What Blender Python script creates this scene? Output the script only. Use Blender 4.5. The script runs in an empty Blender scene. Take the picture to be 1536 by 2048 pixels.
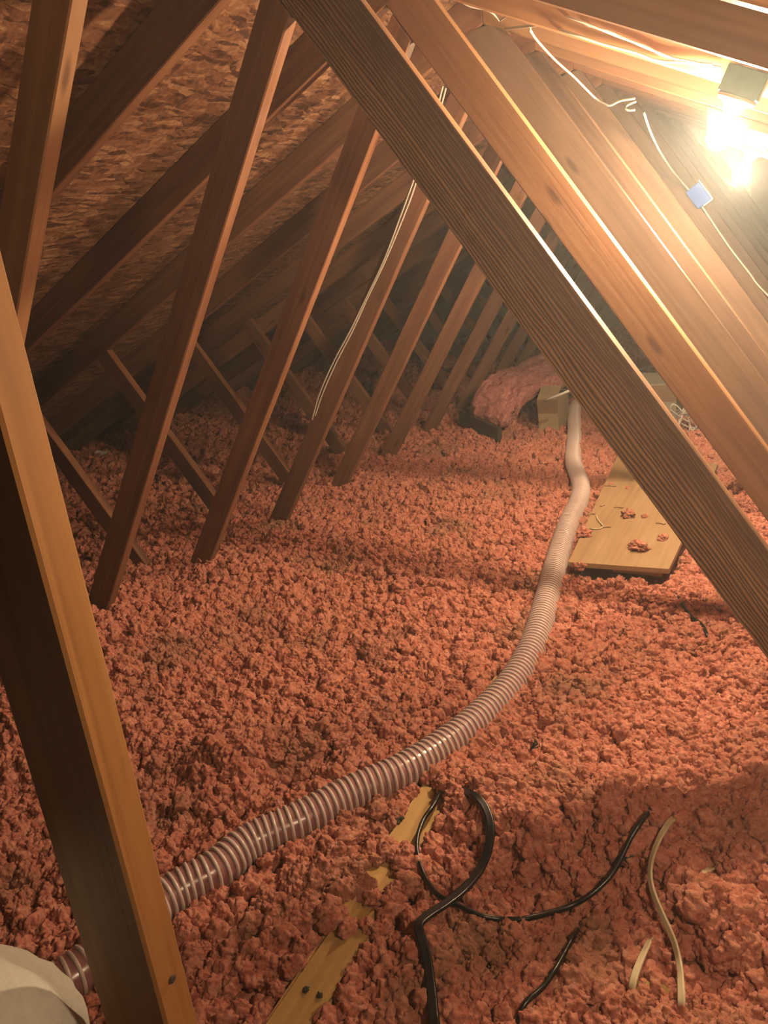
import bpy, bmesh, math, random
import numpy as np
from mathutils import Vector, Matrix, noise as mnoise

# ------------------------------------------------------------------ camera
F_PX = 1594.49
YAW, PIT, ROL = 0.5106, 0.3171, -0.1286
CAM = Vector((1.246, 0.0, 1.4727))
_fw = Vector((-math.sin(YAW) * math.cos(PIT), math.cos(YAW) * math.cos(PIT), -math.sin(PIT)))
_r0 = Vector((math.cos(YAW), math.sin(YAW), 0))
_u0 = _r0.cross(_fw)
_rt = math.cos(ROL) * _r0 + math.sin(ROL) * _u0
_up = -math.sin(ROL) * _r0 + math.cos(ROL) * _u0
scene = bpy.context.scene
cd = bpy.data.cameras.new('camera')
cam = bpy.data.objects.new('camera', cd)
scene.collection.objects.link(cam)
cd.sensor_fit = 'VERTICAL'
cd.sensor_height = 24.0
cd.lens = F_PX / 2048 * 24.0
cd.clip_start = 0.02
cam.matrix_world = Matrix(((_rt.x, _up.x, -_fw.x, CAM.x), (_rt.y, _up.y, -_fw.y, CAM.y),
                           (_rt.z, _up.z, -_fw.z, CAM.z), (0, 0, 0, 1)))
scene.camera = cam

# ------------------------------------------------------------------ world, exposure
w = bpy.data.worlds.new('attic_world')
scene.world = w
w.use_nodes = True
w.node_tree.nodes['Background'].inputs[0].default_value = (0.5, 0.45, 0.4, 1)
w.node_tree.nodes['Background'].inputs[1].default_value = 0.004
vs = scene.view_settings
vs.view_transform = 'Standard'
vs.look = 'None'
vs.gamma = 1.0
vs.use_curve_mapping = False
vs.exposure = 0.0
BULB_COLOR = (1.0, 0.71, 0.42)
BULB_POWER = 2650.0
DIM_BULB = 0.28                 # the low-watt bulb out of frame at the right
scene.cycles.use_denoising = True
scene.cycles.max_bounces = 6
scene.cycles.diffuse_bounces = 2
scene.cycles.glossy_bounces = 2
scene.cycles.use_adaptive_sampling = True
scene.cycles.adaptive_threshold = 0.1
scene.cycles.adaptive_min_samples = 12
scene.cycles.sample_clamp_indirect = 4.0

rng = np.random.default_rng(7)
random.seed(7)
COL = scene.collection


def ray(px, py):
    return _rt * ((px - 768) / F_PX) - _up * ((py - 1024) / F_PX) + _fw


def on(px, py, axis, val):
    """the point where the sight line of a photo pixel meets the plane axis = val"""
    d = ray(px, py)
    return CAM + d * ((val - CAM[axis]) / d[axis])


# ------------------------------------------------------------------ helpers
def link(o, parent=None):
    COL.objects.link(o)
    if parent is not None:
        o.parent = parent
    return o


def obj(name, mesh, mat=None, parent=None, smooth=False):
    if isinstance(mesh, bmesh.types.BMesh):
        bm = mesh
        mesh = bpy.data.meshes.new(name)
        bm.to_mesh(mesh)
        bm.free()
    if mat is not None and not mesh.materials:
        mesh.materials.append(mat)
    if smooth:
        mesh.polygons.foreach_set('use_smooth', [True] * len(mesh.polygons))
    return link(bpy.data.objects.new(name, mesh), parent)


def tag(o, label=None, cat=None, group=None, kind=None):
    if label:
        o['label'] = label
    if cat:
        o['category'] = cat
    if group:
        o['group'] = group
    if kind:
        o['kind'] = kind
    return o


def empty(name, loc=(0, 0, 0), parent=None):
    o = bpy.data.objects.new(name, None)
    o.location = loc
    o.empty_display_size = 0.1
    return link(o, parent)


def place(o, parent, mw):
    """child of an Empty that has a location only; mw is the wanted world matrix"""
    o.parent = parent
    o.matrix_parent_inverse = Matrix.Translation(-Vector(parent.location))
    o.matrix_basis = mw


def box_bm(sx, sy, sz, bevel=0.0, seg=1):
    bm = bmesh.new()
    bmesh.ops.create_cube(bm, size=1.0)
    bmesh.ops.scale(bm, vec=(sx, sy, sz), verts=bm.verts)
    if bevel > 0:
        bmesh.ops.bevel(bm, geom=bm.edges[:], offset=bevel, segments=seg, affect='EDGES', profile=0.6)
    return bm


def frame(origin, xdir, ydir):
    x = Vector(xdir).normalized()
    y = Vector(ydir)
    y = (y - x * y.dot(x)).normalized()
    z = x.cross(y)
    return Matrix(((x.x, y.x, z.x, origin[0]), (x.y, y.y, z.y, origin[1]), (x.z, y.z, z.z, origin[2]), (0, 0, 0, 1)))


def lathe_bm(profile, seg=24, cap=True):
    bm = bmesh.new()
    rings = []
    for r, z in profile:
        if r < 1e-5:
            rings.append([bm.verts.new((0, 0, z))])
        else:
            rings.append([bm.verts.new((r * math.cos(2 * math.pi * i / seg), r * math.sin(2 * math.pi * i / seg), z)) for i in range(seg)])
    for a, b in zip(rings, rings[1:]):
        for i in range(seg):
            j = (i + 1) % seg
            if len(a) == 1 and len(b) > 1:
                bm.faces.new((a[0], b[i], b[j]))
            elif len(b) == 1 and len(a) > 1:
                bm.faces.new((a[i], b[0], a[j]))
            elif len(a) > 1:
                bm.faces.new((a[i], b[i], b[j], a[j]))
    bmesh.ops.recalc_face_normals(bm, faces=bm.faces)
    return bm


def catmull(pts, step):
    pts = [Vector(p) for p in pts]
    P = [pts[0] * 2 - pts[1]] + pts + [pts[-1] * 2 - pts[-2]]
    out = []
    for i in range(1, len(P) - 2):
        a, b, c, d = P[i - 1], P[i], P[i + 1], P[i + 2]
        n = max(2, int((c - b).length / step))
        for k in range(n):
            t = k / n
            out.append(0.5 * ((2 * b) + (c - a) * t + (2 * a - 5 * b + 4 * c - d) * t * t + (3 * b - a - 3 * c + d) * t ** 3))
    out.append(pts[-1])
    return out


def resample(path, step):
    d = [0.0]
    for a, b in zip(path, path[1:]):
        d.append(d[-1] + (b - a).length)
    n = max(2, int(d[-1] / step))
    arr = np.array([list(p) for p in path])
    s = np.linspace(0, d[-1], n + 1)
    return [Vector((np.interp(t, d, arr[:, 0]), np.interp(t, d, arr[:, 1]), np.interp(t, d, arr[:, 2]))) for t in s], d[-1]


def sweep_bm(path, prof, radius_fn=None, up=Vector((0, 0, 1)), twist_fn=None):
    """sweep a closed 2-D profile along a path; prof = list of (side, up) offsets"""
    bm = bmesh.new()
    rings = []
    n = len(path)
    side_prev = None
    for i, p in enumerate(path):
        t = (path[min(i + 1, n - 1)] - path[max(i - 1, 0)]).normalized()
        s = t.cross(up)
        if s.length < 0.05:
            s = side_prev or t.cross(Vector((1, 0, 0)))
        s.normalize()
        side_prev = s
        u = s.cross(t).normalized()
        if twist_fn:
            a = twist_fn(i / (n - 1))
            s, u = s * math.cos(a) + u * math.sin(a), u * math.cos(a) - s * math.sin(a)
        k = radius_fn(i) if radius_fn else 1.0
        rings.append([bm.verts.new(p + s * (q[0] * k) + u * (q[1] * k)) for q in prof])
    m = len(prof)
    for a, b in zip(rings, rings[1:]):
        for i in range(m):
            j = (i + 1) % m
            bm.faces.new((a[i], a[j], b[j], b[i]))
    bm.faces.new(rings[0][::-1])
    bm.faces.new(rings[-1])
    bmesh.ops.recalc_face_normals(bm, faces=bm.faces)
    return bm


def circle(r, n=10):
    return [(r * math.cos(2 * math.pi * i / n), r * math.sin(2 * math.pi * i / n)) for i in range(n)]


def twin(hw, r, n=6):
    """figure-of-eight cross-section of a flat twin cable"""
    out = []
    for i in range(n + 1):
        a = -math.pi / 2 + math.pi * i / n
        out.append((hw + r * math.cos(a), r * math.sin(a)))
    out.append((0, r * 0.55))
    for i in range(n + 1):
        a = math.pi / 2 + math.pi * i / n
        out.append((-hw + r * math.cos(a), r * math.sin(a)))
    out.append((0, -r * 0.55))
    return out


# ------------------------------------------------------------------ materials
def new_mat(name):
    m = bpy.data.materials.new(name)
    m.use_nodes = True
    nt = m.node_tree
    return m, nt, nt.nodes['Principled BSDF']


def N(nt, typ, **kw):
    n = nt.nodes.new(typ)
    for k, v in kw.items():
        setattr(n, k, v)
    return n


def ramp(nt, fac, stops):
    r = nt.nodes.new('ShaderNodeValToRGB')
    els = r.color_ramp.elements
    while len(els) < len(stops):
        els.new(0.5)
    for e, (p, c) in zip(els, stops):
        e.position = p
        e.color = (*c, 1)
    nt.links.new(fac, r.inputs[0])
    return r.outputs[0]


def plain(name, col, rough=0.6, metal=0.0, var=0.12, scale=30, bump=0.0):
    m, nt, b = new_mat(name)
    tc = N(nt, 'ShaderNodeTexCoord')
    nz = N(nt, 'ShaderNodeTexNoise')
    nz.inputs['Scale'].default_value = scale
    nz.inputs['Detail'].default_value = 4
    nt.links.new(tc.outputs['Object'], nz.inputs['Vector'])
    col = tuple(c * 0.65 for c in col)
    lo = tuple(c * (1 - var) for c in col)
    hi = tuple(min(1, c * (1 + var)) for c in col)
    nt.links.new(ramp(nt, nz.outputs['Fac'], [(0.3, lo), (0.7, hi)]), b.inputs['Base Color'])
    b.inputs['Roughness'].default_value = rough
    b.inputs['Metallic'].default_value = metal
    if bump:
        bp = N(nt, 'ShaderNodeBump')
        bp.inputs['Strength'].default_value = bump
        bp.inputs['Distance'].default_value = 0.003
        nt.links.new(nz.outputs['Fac'], bp.inputs['Height'])
        nt.links.new(bp.outputs[0], b.inputs['Normal'])
    return m


WK = 0.62


def wood_mat(name, dark, mid, light, rough=0.55, knots=True):
    """timber whose grain runs along the object's own X axis"""
    dark, mid, light = [tuple(c * WK for c in q) for q in (dark, mid, light)]
    m, nt, b = new_mat(name)
    tc = N(nt, 'ShaderNodeTexCoord')
    oi = N(nt, 'ShaderNodeObjectInfo')
    off = N(nt, 'ShaderNodeVectorMath', operation='SCALE')
    off.inputs[0].default_value = (13.0, 7.0, 5.0)
    nt.links.new(oi.outputs['Random'], off.inputs['Scale'])
    add = N(nt, 'ShaderNodeVectorMath', operation='ADD')
    nt.links.new(tc.outputs['Object'], add.inputs[0])
    nt.links.new(off.outputs[0], add.inputs[1])
    mp = N(nt, 'ShaderNodeMapping')
    mp.inputs['Scale'].default_value = (1.6, 60, 60)
    nt.links.new(add.outputs[0], mp.inputs['Vector'])
    g = N(nt, 'ShaderNodeTexNoise')
    g.inputs['Scale'].default_value = 1.0
    g.inputs['Detail'].default_value = 5
    g.inputs['Distortion'].default_value = 0.6
    nt.links.new(mp.outputs[0], g.inputs['Vector'])
    mp2 = N(nt, 'ShaderNodeMapping')
    mp2.inputs['Scale'].default_value = (2.2, 9, 9)
    nt.links.new(add.outputs[0], mp2.inputs['Vector'])
    g2 = N(nt, 'ShaderNodeTexNoise')
    g2.inputs['Scale'].default_value = 1.4
    g2.inputs['Detail'].default_value = 3
    nt.links.new(mp2.outputs[0], g2.inputs['Vector'])
    mx = N(nt, 'ShaderNodeMath', operation='MULTIPLY_ADD')
    nt.links.new(g.outputs['Fac'], mx.inputs[0])
    mx.inputs[1].default_value = 0.55
    sc = N(nt, 'ShaderNodeMath', operation='MULTIPLY')
    nt.links.new(g2.outputs['Fac'], sc.inputs[0])
    sc.inputs[1].default_value = 0.45
    nt.links.new(sc.outputs[0], mx.inputs[2])
    col = ramp(nt, mx.outputs[0], [(0.3, dark), (0.5, mid), (0.7, light)])
    if knots:
        mp3 = N(nt, 'ShaderNodeMapping')
        mp3.inputs['Scale'].default_value = (2.3, 9, 9)
        nt.links.new(add.outputs[0], mp3.inputs['Vector'])
        vo = N(nt, 'ShaderNodeTexVoronoi')
        vo.inputs['Scale'].default_value = 1.0
        nt.links.new(mp3.outputs[0], vo.inputs['Vector'])
        kr = ramp(nt, vo.outputs['Distance'], [(0.05, (0.35, 0.3, 0.28)), (0.11, (1, 1, 1))])
        mu = N(nt, 'ShaderNodeMix', data_type='RGBA', blend_type='MULTIPLY')
        mu.inputs['Factor'].default_value = 0.8
        nt.links.new(col, mu.inputs['A'])
        nt.links.new(kr, mu.inputs['B'])
        col = mu.outputs['Result']
    hsv = N(nt, 'ShaderNodeHueSaturation')
    nt.links.new(col, hsv.inputs['Color'])
    mr = N(nt, 'ShaderNodeMapRange')
    mr.inputs['To Min'].default_value = 0.82
    mr.inputs['To Max'].default_value = 1.18
    nt.links.new(oi.outputs['Random'], mr.inputs['Value'])
    nt.links.new(mr.outputs[0], hsv.inputs['Value'])
    nt.links.new(hsv.outputs[0], b.inputs['Base Color'])
    b.inputs['Roughness'].default_value = rough
    b.inputs['Specular IOR Level'].default_value = 0.25
    bp = N(nt, 'ShaderNodeBump')
    bp.inputs['Strength'].default_value = 0.35
    bp.inputs['Distance'].default_value = 0.002
    nt.links.new(g.outputs['Fac'], bp.inputs['Height'])
    nt.links.new(bp.outputs[0], b.inputs['Normal'])
    return m


def osb_mat(name):
    m, nt, b = new_mat(name)
    tc = N(nt, 'ShaderNodeTexCoord')
    oi = N(nt, 'ShaderNodeObjectInfo')
    off = N(nt, 'ShaderNodeVectorMath', operation='SCALE')
    off.inputs[0].default_value = (3.0, 5.0, 0.0)
    nt.links.new(oi.outputs['Random'], off.inputs['Scale'])
    add = N(nt, 'ShaderNodeVectorMath', operation='ADD')
    nt.links.new(tc.outputs['Object'], add.inputs[0])
    nt.links.new(off.outputs[0], add.inputs[1])
    wn = N(nt, 'ShaderNodeTexNoise')
    wn.inputs['Scale'].default_value = 9
    wn.inputs['Detail'].default_value = 3
    nt.links.new(add.outputs[0], wn.inputs['Vector'])
    wv = N(nt, 'ShaderNodeVectorMath', operation='MULTIPLY_ADD')
    nt.links.new(wn.outputs['Color'], wv.inputs[0])
    wv.inputs[1].default_value = (0.05, 0.05, 0)
    nt.links.new(add.outputs[0], wv.inputs[2])
    cols, hts = [], []
    for rot, sx, sy in ((0.35, 13, 55), (-0.7, 15, 62), (1.35, 14, 50)):
        mp = N(nt, 'ShaderNodeMapping')
        mp.inputs['Rotation'].default_value = (0, 0, rot)
        mp.inputs['Scale'].default_value = (sx, sy, 0)
        nt.links.new(wv.outputs[0], mp.inputs['Vector'])
        v = N(nt, 'ShaderNodeTexVoronoi')
        v.inputs['Scale'].default_value = 1.0
        nt.links.new(mp.outputs[0], v.inputs['Vector'])
        sp = N(nt, 'ShaderNodeSeparateColor')
        nt.links.new(v.outputs['Color'], sp.inputs[0])
        cols.append(sp)
        hts.append(v)
    # the flake on top at each place is the one with the greatest random height
    def mix_top(a, bnode):
        gt = N(nt, 'ShaderNodeMath', operation='GREATER_THAN')
        nt.links.new(a[0], gt.inputs[0])
        nt.links.new(bnode[0], gt.inputs[1])
        out = []
        for i in range(2):
            mxn = N(nt, 'ShaderNodeMix', data_type='FLOAT')
            nt.links.new(gt.outputs[0], mxn.inputs['Factor'])
            nt.links.new(bnode[i], mxn.inputs['A'])
            nt.links.new(a[i], mxn.inputs['B'])
            out.append(mxn.outputs['Result'])
        return out
    A = [(c.outputs[0], c.outputs[1]) for c in cols]
    top = mix_top(mix_top(A[0], A[1]), A[2])
    fn = N(nt, 'ShaderNodeTexNoise')
    fn.inputs['Scale'].default_value = 60
    fn.inputs['Detail'].default_value = 5
    nt.links.new(wv.outputs[0], fn.inputs['Vector'])
    ad = N(nt, 'ShaderNodeMath', operation='MULTIPLY_ADD')
    nt.links.new(fn.outputs['Fac'], ad.inputs[0])
    ad.inputs[1].default_value = 0.75
    hv = N(nt, 'ShaderNodeMath', operation='MULTIPLY')
    nt.links.new(top[1], hv.inputs[0])
    hv.inputs[1].default_value = 0.55
    nt.links.new(hv.outputs[0], ad.inputs[2])
    col = ramp(nt, ad.outputs[0], [(0.38, (0.06, 0.026, 0.017)), (0.55, (0.145, 0.066, 0.037)), (0.74, (0.185, 0.088, 0.049)), (0.95, (0.30, 0.175, 0.10))])
    nt.links.new(col, b.inputs['Base Color'])
    b.inputs['Roughness'].default_value = 0.6
    b.inputs['Specular IOR Level'].default_value = 0.2
    h = N(nt, 'ShaderNodeMath', operation='MULTIPLY_ADD')
    nt.links.new(fn.outputs['Fac'], h.inputs[0])
    h.inputs[1].default_value = 0.7
    nt.links.new(top[0], h.inputs[2])
    bp = N(nt, 'ShaderNodeBump')
    bp.inputs['Strength'].default_value = 0.8
    bp.inputs['Distance'].default_value = 0.006
    nt.links.new(h.outputs[0], bp.inputs['Height'])
    nt.links.new(bp.outputs[0], b.inputs['Normal'])
    return m


def fluff_mat(name, dusty=True, pinker=False):
    """blown glass wool: salmon pink with paler fibres, rust red and grey-brown dust patches"""
    m, nt, b = new_mat(name)
    gp = N(nt, 'ShaderNodeNewGeometry')
    fine = N(nt, 'ShaderNodeTexNoise')
    fine.inputs['Scale'].default_value = 55
    fine.inputs['Detail'].default_value = 5
    fine.inputs['Roughness'].default_value = 0.7
    nt.links.new(gp.outputs['Position'], fine.inputs['Vector'])
    if pinker:
        stops = [(0.25, (0.20, 0.055, 0.055)), (0.5, (0.36, 0.15, 0.14)), (0.75, (0.46, 0.25, 0.235))]
    else:
        stops = [(0.22, (0.25, 0.060, 0.040)), (0.46, (0.41, 0.155, 0.112)), (0.70, (0.53, 0.275, 0.205))]
    col = ramp(nt, fine.outputs['Fac'], stops)
    if dusty:
        big = N(nt, 'ShaderNodeTexNoise')
        big.inputs['Scale'].default_value = 3.3
        big.inputs['Detail'].default_value = 2
        big.inputs['Roughness'].default_value = 0.65
        nt.links.new(gp.outputs['Position'], big.inputs['Vector'])
        dm = ramp(nt, big.outputs['Fac'], [(0.52, (0, 0, 0)), (0.72, (1, 1, 1))])
        mx = N(nt, 'ShaderNodeMix', data_type='RGBA')
        fac = N(nt, 'ShaderNodeMath', operation='MULTIPLY')
        nt.links.new(dm, fac.inputs[0])
        fac.inputs[1].default_value = 0.62
        nt.links.new(fac.outputs[0], mx.inputs['Factor'])
        nt.links.new(col, mx.inputs['A'])
        mx.inputs['B'].default_value = (0.20, 0.12, 0.075, 1)
        col = mx.outputs['Result']
    nt.links.new(col, b.inputs['Base Color'])
    b.inputs['Roughness'].default_value = 0.95
    b.inputs['Specular IOR Level'].default_value = 0.08
    b.inputs['Sheen Roughness'].default_value = 0.6
    b.inputs['Sheen Tint'].default_value = (1, 0.75, 0.65, 1)
    bp = N(nt, 'ShaderNodeBump')
    bp.inputs['Strength'].default_value = 0.7
    bp.inputs['Distance'].default_value = 0.005
    f2 = N(nt, 'ShaderNodeTexNoise')
    f2.inputs['Scale'].default_value = 170
    f2.inputs['Detail'].default_value = 4
    nt.links.new(gp.outputs['Position'], f2.inputs['Vector'])
    nt.links.new(f2.outputs['Fac'], bp.inputs['Height'])
    nt.links.new(bp.outputs[0], b.inputs['Normal'])
    return m


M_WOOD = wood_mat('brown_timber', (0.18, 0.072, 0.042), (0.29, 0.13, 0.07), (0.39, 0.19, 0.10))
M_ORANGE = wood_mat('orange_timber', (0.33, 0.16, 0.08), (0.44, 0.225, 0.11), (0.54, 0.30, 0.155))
M_POST = wood_mat('post_timber', (0.30, 0.13, 0.045), (0.46, 0.22, 0.08), (0.55, 0.29, 0.11), rough=0.4)
M_PALE = wood_mat('pale_board', (0.50, 0.30, 0.11), (0.62, 0.40, 0.16), (0.70, 0.48, 0.22), knots=True)
M_PLY = wood_mat('plywood_sheet', (0.42, 0.26, 0.13), (0.52, 0.34, 0.18), (0.60, 0.41, 0.24), knots=False)
M_OSB = osb_mat('oriented_strand_board')
M_FLUFF = fluff_mat('pink_glass_wool')
M_BATT = fluff_mat('pink_batt_wool', dusty=False, pinker=True)
M_CEIL = plain('plasterboard', (0.5, 0.48, 0.45), 0.9)
M_BLACK = plain('black_cable_sheath', (0.012, 0.011, 0.011), 0.32, var=0.3)
M_CREAM = plain('cream_cable_sheath', (0.78, 0.68, 0.46), 0.45)
M_WHITE = plain('white_cable_sheath', (0.80, 0.78, 0.70), 0.4, var=0.05)
M_METAL = plain('galvanised_box', (0.16, 0.42, 0.46), 0.45, metal=0.2)
M_PORC = plain('white_lampholder', (0.9, 0.9, 0.88), 0.25, var=0.02)
M_BLUE = plain('blue_plastic', (0.012, 0.17, 0.75), 0.85, var=0.05)
M_CARD = plain('tan_cardboard', (0.46, 0.35, 0.20), 0.8, var=0.08, scale=8)
M_CARD2 = plain('grey_cardboard', (0.34, 0.32, 0.24), 0.85, var=0.08, scale=8)
M_TAPE = plain('brown_tape', (0.28, 0.17, 0.10), 0.5)
M_DARKB = plain('dark_board', (0.06, 0.04, 0.03), 0.7, var=0.3)
M_KRAFT = plain('kraft_paper', (0.62, 0.42, 0.14), 0.7, var=0.1, scale=14)
M_GREY = plain('grey_sweat_cloth', (0.66, 0.64, 0.57), 0.95, var=0.06, scale=120, bump=0.3)
M_DEBRIS = plain('dark_debris', (0.05, 0.05, 0.035), 0.9, var=0.4, scale=60)
M_WIRE = plain('dull_grey_wire', (0.45, 0.43, 0.40), 0.5)
M_DIMW = wood_mat('dimmed_web_timber', (0.15, 0.085, 0.052), (0.23, 0.135, 0.085), (0.30, 0.185, 0.12))  # greyer timber: the dimmer light on the farther right webs is put into its colour
M_STUD = wood_mat('pale_stud', (0.45, 0.35, 0.24), (0.55, 0.44, 0.31), (0.62, 0.52, 0.38))


def bulb_mat(name, k):
    m, nt, b = new_mat(name)
    b.inputs['Base Color'].default_value = (1, 0.95, 0.9, 1)
    b.inputs['Emission Color'].default_value = (*BULB_COLOR, 1)
    b.inputs['Emission Strength'].default_value = BULB_POWER * k
    return m


def hose_wall_mat():
    m, nt, b = new_mat('pink_clear_hose_wall')
    tc = N(nt, 'ShaderNodeTexCoord')
    nz = N(nt, 'ShaderNodeTexNoise')
    nz.inputs['Scale'].default_value = 6
    nz.inputs['Detail'].default_value = 4
    nt.links.new(tc.outputs['Object'], nz.inputs['Vector'])
    nt.links.new(ramp(nt, nz.outputs['Fac'], [(0.3, (0.26, 0.12, 0.12)), (0.7, (0.36, 0.19, 0.19))]), b.inputs['Base Color'])
    b.inputs['Roughness'].default_value = 0.28
    b.inputs['Subsurface Weight'].default_value = 0.15
    b.inputs['Subsurface Radius'].default_value = (0.02, 0.01, 0.01)
    b.inputs['Coat Weight'].default_value = 0.4
    b.inputs['Coat Roughness'].default_value = 0.2
    return m


M_BULB = bulb_mat('glowing_bulb', 1.0)
M_BULB_DIM = bulb_mat('dim_glowing_bulb', DIM_BULB)
M_HOSE = hose_wall_mat()
M_RIB = plain('white_hose_rib', (0.80, 0.66, 0.64), 0.3, var=0.05)

# ------------------------------------------------------------------ attic geometry (metres)
SP = 0.61                      # truss spacing
Y0 = 1.7543


def Y(k):
    return Y0 + SP * k


RX, RZ = 0.21, 2.157           # ridge: underside of the rafters
SL, SR = 0.475, 0.49           # roof slopes
DV = 0.125                     # rafter depth, measured vertically


def zl(x):
    return RZ + SL * (x - RX)


def zr(x):
    return RZ - SR * (x - RX)


Y_NEAR, Y_FAR = -2.4, 9.9
K_LIST = list(range(-2, 13))
XL, XR_ = -4.05, 4.2


# ---- heights of the loose wool
def hz(x, y):
    h = 0.245
    h += 0.17 * math.exp(-(((x + 0.95) / 0.42) ** 2 + ((y - 1.55) / 0.45) ** 2))
    h += 0.05 * math.exp(-(((x + 0.9) / 0.5) ** 2 + ((y - 2.4) / 0.4) ** 2))
    h += 0.05 * math.exp(-(((x - 0.62) / 0.12) ** 2 + ((y - 1.38) / 0.10) ** 2))
    h += 0.055 * math.exp(-(((x - 0.95) / 0.22) ** 2 + ((y - 1.42) / 0.13) ** 2))
    h -= 0.035 * math.exp(-(((x - 0.85) / 0.20) ** 2 + ((y - 1.16) / 0.08) ** 2))
    h += 0.05 * math.exp(-(((x - 1.12) / 0.10) ** 2 + ((y - 1.22) / 0.06) ** 2))
    h -= 0.04 * math.exp(-(((x - 1.15) / 0.14) ** 2 + ((y - 1.10) / 0.05) ** 2))
    h += 0.06 * math.exp(-(((x + 0.02) / 0.12) ** 2 + ((y - 1.35) / 0.09) ** 2))
    h -= 0.05 * math.exp(-(((x - 0.13) / 0.08) ** 2 + ((y - 1.33) / 0.09) ** 2))
    n = mnoise.noise(Vector((x * 2.3, y * 2.3, 0.3))) * 0.022
    n += mnoise.noise(Vector((x * 7.0, y * 7.0, 4.1))) * 0.017
    n += mnoise.noise(Vector((x * 17.0, y * 17.0, 9.0))) * 0.009
    # level under the plywood and the plank
    if 0.33 < x < 0.95 and 2.6 < y < 4.2:
        n *= 0.3
        h -= 0.01
    if 0.42 < x < 0.62 and y < 2.6:
        n *= 0.5
        h -= 0.012
    return h + n


def on_wool(px, py, dz=0.0):
    """where the sight line of a pixel meets the top of the wool"""
    z = 0.26
    for _ in range(6):
        p = on(px, py, 2, z)
        z = 0.5 * z + 0.5 * (hz(p.x, p.y) + dz)
    return on(px, py, 2, z)


# ------------------------------------------------------------------ structure
fl = obj('floor', box_bm(XR_ - XL + 0.4, Y_FAR - Y_NEAR, 0.02), M_CEIL)
fl.location = ((XL + XR_) / 2, (Y_NEAR + Y_FAR) / 2, -0.012)
tag(fl, 'plasterboard attic floor hidden under the pink wool', kind='structure')


def roof_side(name, sgn, label):
    root = empty(name, (RX, 0, RZ + DV))
    tag(root, label, kind='structure')
    s = SL if sgn < 0 else SR
    ln = math.hypot(1, s)
    d = Vector((sgn / ln, 0, -s / ln))
    nrm = Vector((sgn * s / ln, 0, 1 / ln))
    base = Vector((RX, 0, RZ + DV))
    mesh = None
    total = 4.75
    r = 0
    t = 0.0
    while t < total:
        wid = min(1.22, total - t)
        yy = Y_NEAR - (0.0 if r % 2 else 1.22)
        while yy < Y_FAR:
            y1 = min(yy + 2.44, Y_FAR)
            y0 = max(yy, Y_NEAR)
            if y1 - y0 > 0.05:
                bm = box_bm(y1 - y0 - 0.004, wid - 0.004, 0.011)
                o = obj('osb_panel', bm, M_OSB)
                c = base + d * (t + wid / 2) + nrm * 0.0056 + Vector((0, (y0 + y1) / 2, 0))
                place(o, root, frame(c, (0, 1, 0), d if sgn < 0 else -d))
            yy += 2.44
        t += wid
        r += 1
    return root


roof_side('ceiling_left', -1, 'reddish strand board roof sheathing sloping down on the left')
roof_side('ceiling_right', 1, 'strand board roof sheathing sloping down behind the lit bulbs')


def gable(name, y, label, studs):
    bm = bmesh.new()
    pts = [(XL - 0.1, -0.02), (XR_ + 0.2, -0.02), (XR_ + 0.2, zr(XR_ + 0.2) + DV), (RX, RZ + DV), (XL - 0.1, zl(XL - 0.1) + DV)]
    f = [bm.verts.new((x, y, z)) for x, z in pts]
    g = [bm.verts.new((x, y + 0.02, z)) for x, z in pts]
    bm.faces.new(f)
    bm.faces.new(g[::-1])
    for i in range(5):
        j = (i + 1) % 5
        bm.faces.new((f[j], f[i], g[i], g[j]))
    bmesh.ops.recalc_face_normals(bm, faces=bm.faces)
    o = obj(name, bm, M_CARD2)
    tag(o, label, kind='structure')
    if studs:
        x = -3.45
        while x < 3.8:
            top = min(zl(x), zr(x)) + 0.02
            if top > 0.35:
                s = obj('stud', box_bm(top, 0.06, 0.038, 0.002), M_STUD, o)
                s.matrix_basis = frame((x, y - 0.032, top / 2), (0, 0, 1), (0, 1, 0))
            x += 0.4064
        s = obj('rail', box_bm(3.4, 0.05, 0.089, 0.002), M_STUD, o)
        s.matrix_basis = frame((0.2, y - 0.09, 0.92), (1, 0, 0), (0, 1, 0))
    return o


gable('wall_back', Y_FAR, 'far gable wall with pale upright studs', True)
gable('wall_front', Y_NEAR, 'gable wall behind the camera', False)


# ------------------------------------------------------------------ trusses
def isect(p, d, q, e):
    """intersection of two lines in the x-z plane"""
    det = d[0] * (-e[1]) + e[0] * d[1]
    t = ((q[0] - p[0]) * (-e[1]) + e[0] * (q[1] - p[1])) / det
    return (p[0] + t * d[0], p[1] + t * d[1])


def strip_member(parent, name, p, d, wid, cut0, cut1, y, th, mat, label=None):
    """a plank in the x-z plane: reference edge through p along d, width to its left-hand normal, mitred at two cut lines"""
    L = math.hypot(*d)
    d = (d[0] / L, d[1] / L)
    nrm = (-d[1], d[0])
    q = (p[0] + nrm[0] * wid, p[1] + nrm[1] * wid)
    poly = [isect(p, d, *cut0), isect(p, d, *cut1), isect(q, d, *cut1), isect(q, d, *cut0)]
    cx = sum(a[0] for a in poly) / 4
    cz = sum(a[1] for a in poly) / 4
    mw = frame((cx, y + th / 2, cz), (d[0], 0, d[1]), (0, 1, 0))
    inv = mw.inverted()
    bm = bmesh.new()
    A = [bm.verts.new(inv @ Vector((a[0], y, a[1]))) for a in poly]
    B = [bm.verts.new(inv @ Vector((a[0], y + th, a[1]))) for a in poly]
    bm.faces.new(A)
    bm.faces.new(B[::-1])
    for i in range(4):
        j = (i + 1) % 4
        bm.faces.new((A[j], A[i], B[i], B[j]))
    bmesh.ops.recalc_face_normals(bm, faces=bm.faces)
    bmesh.ops.bevel(bm, geom=bm.edges[:], offset=0.003, segments=1, affect='EDGES')
    o = obj(name, bm, mat)
    place(o, parent, mw)
    if label:
        o['label'] = label
    return o


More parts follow.
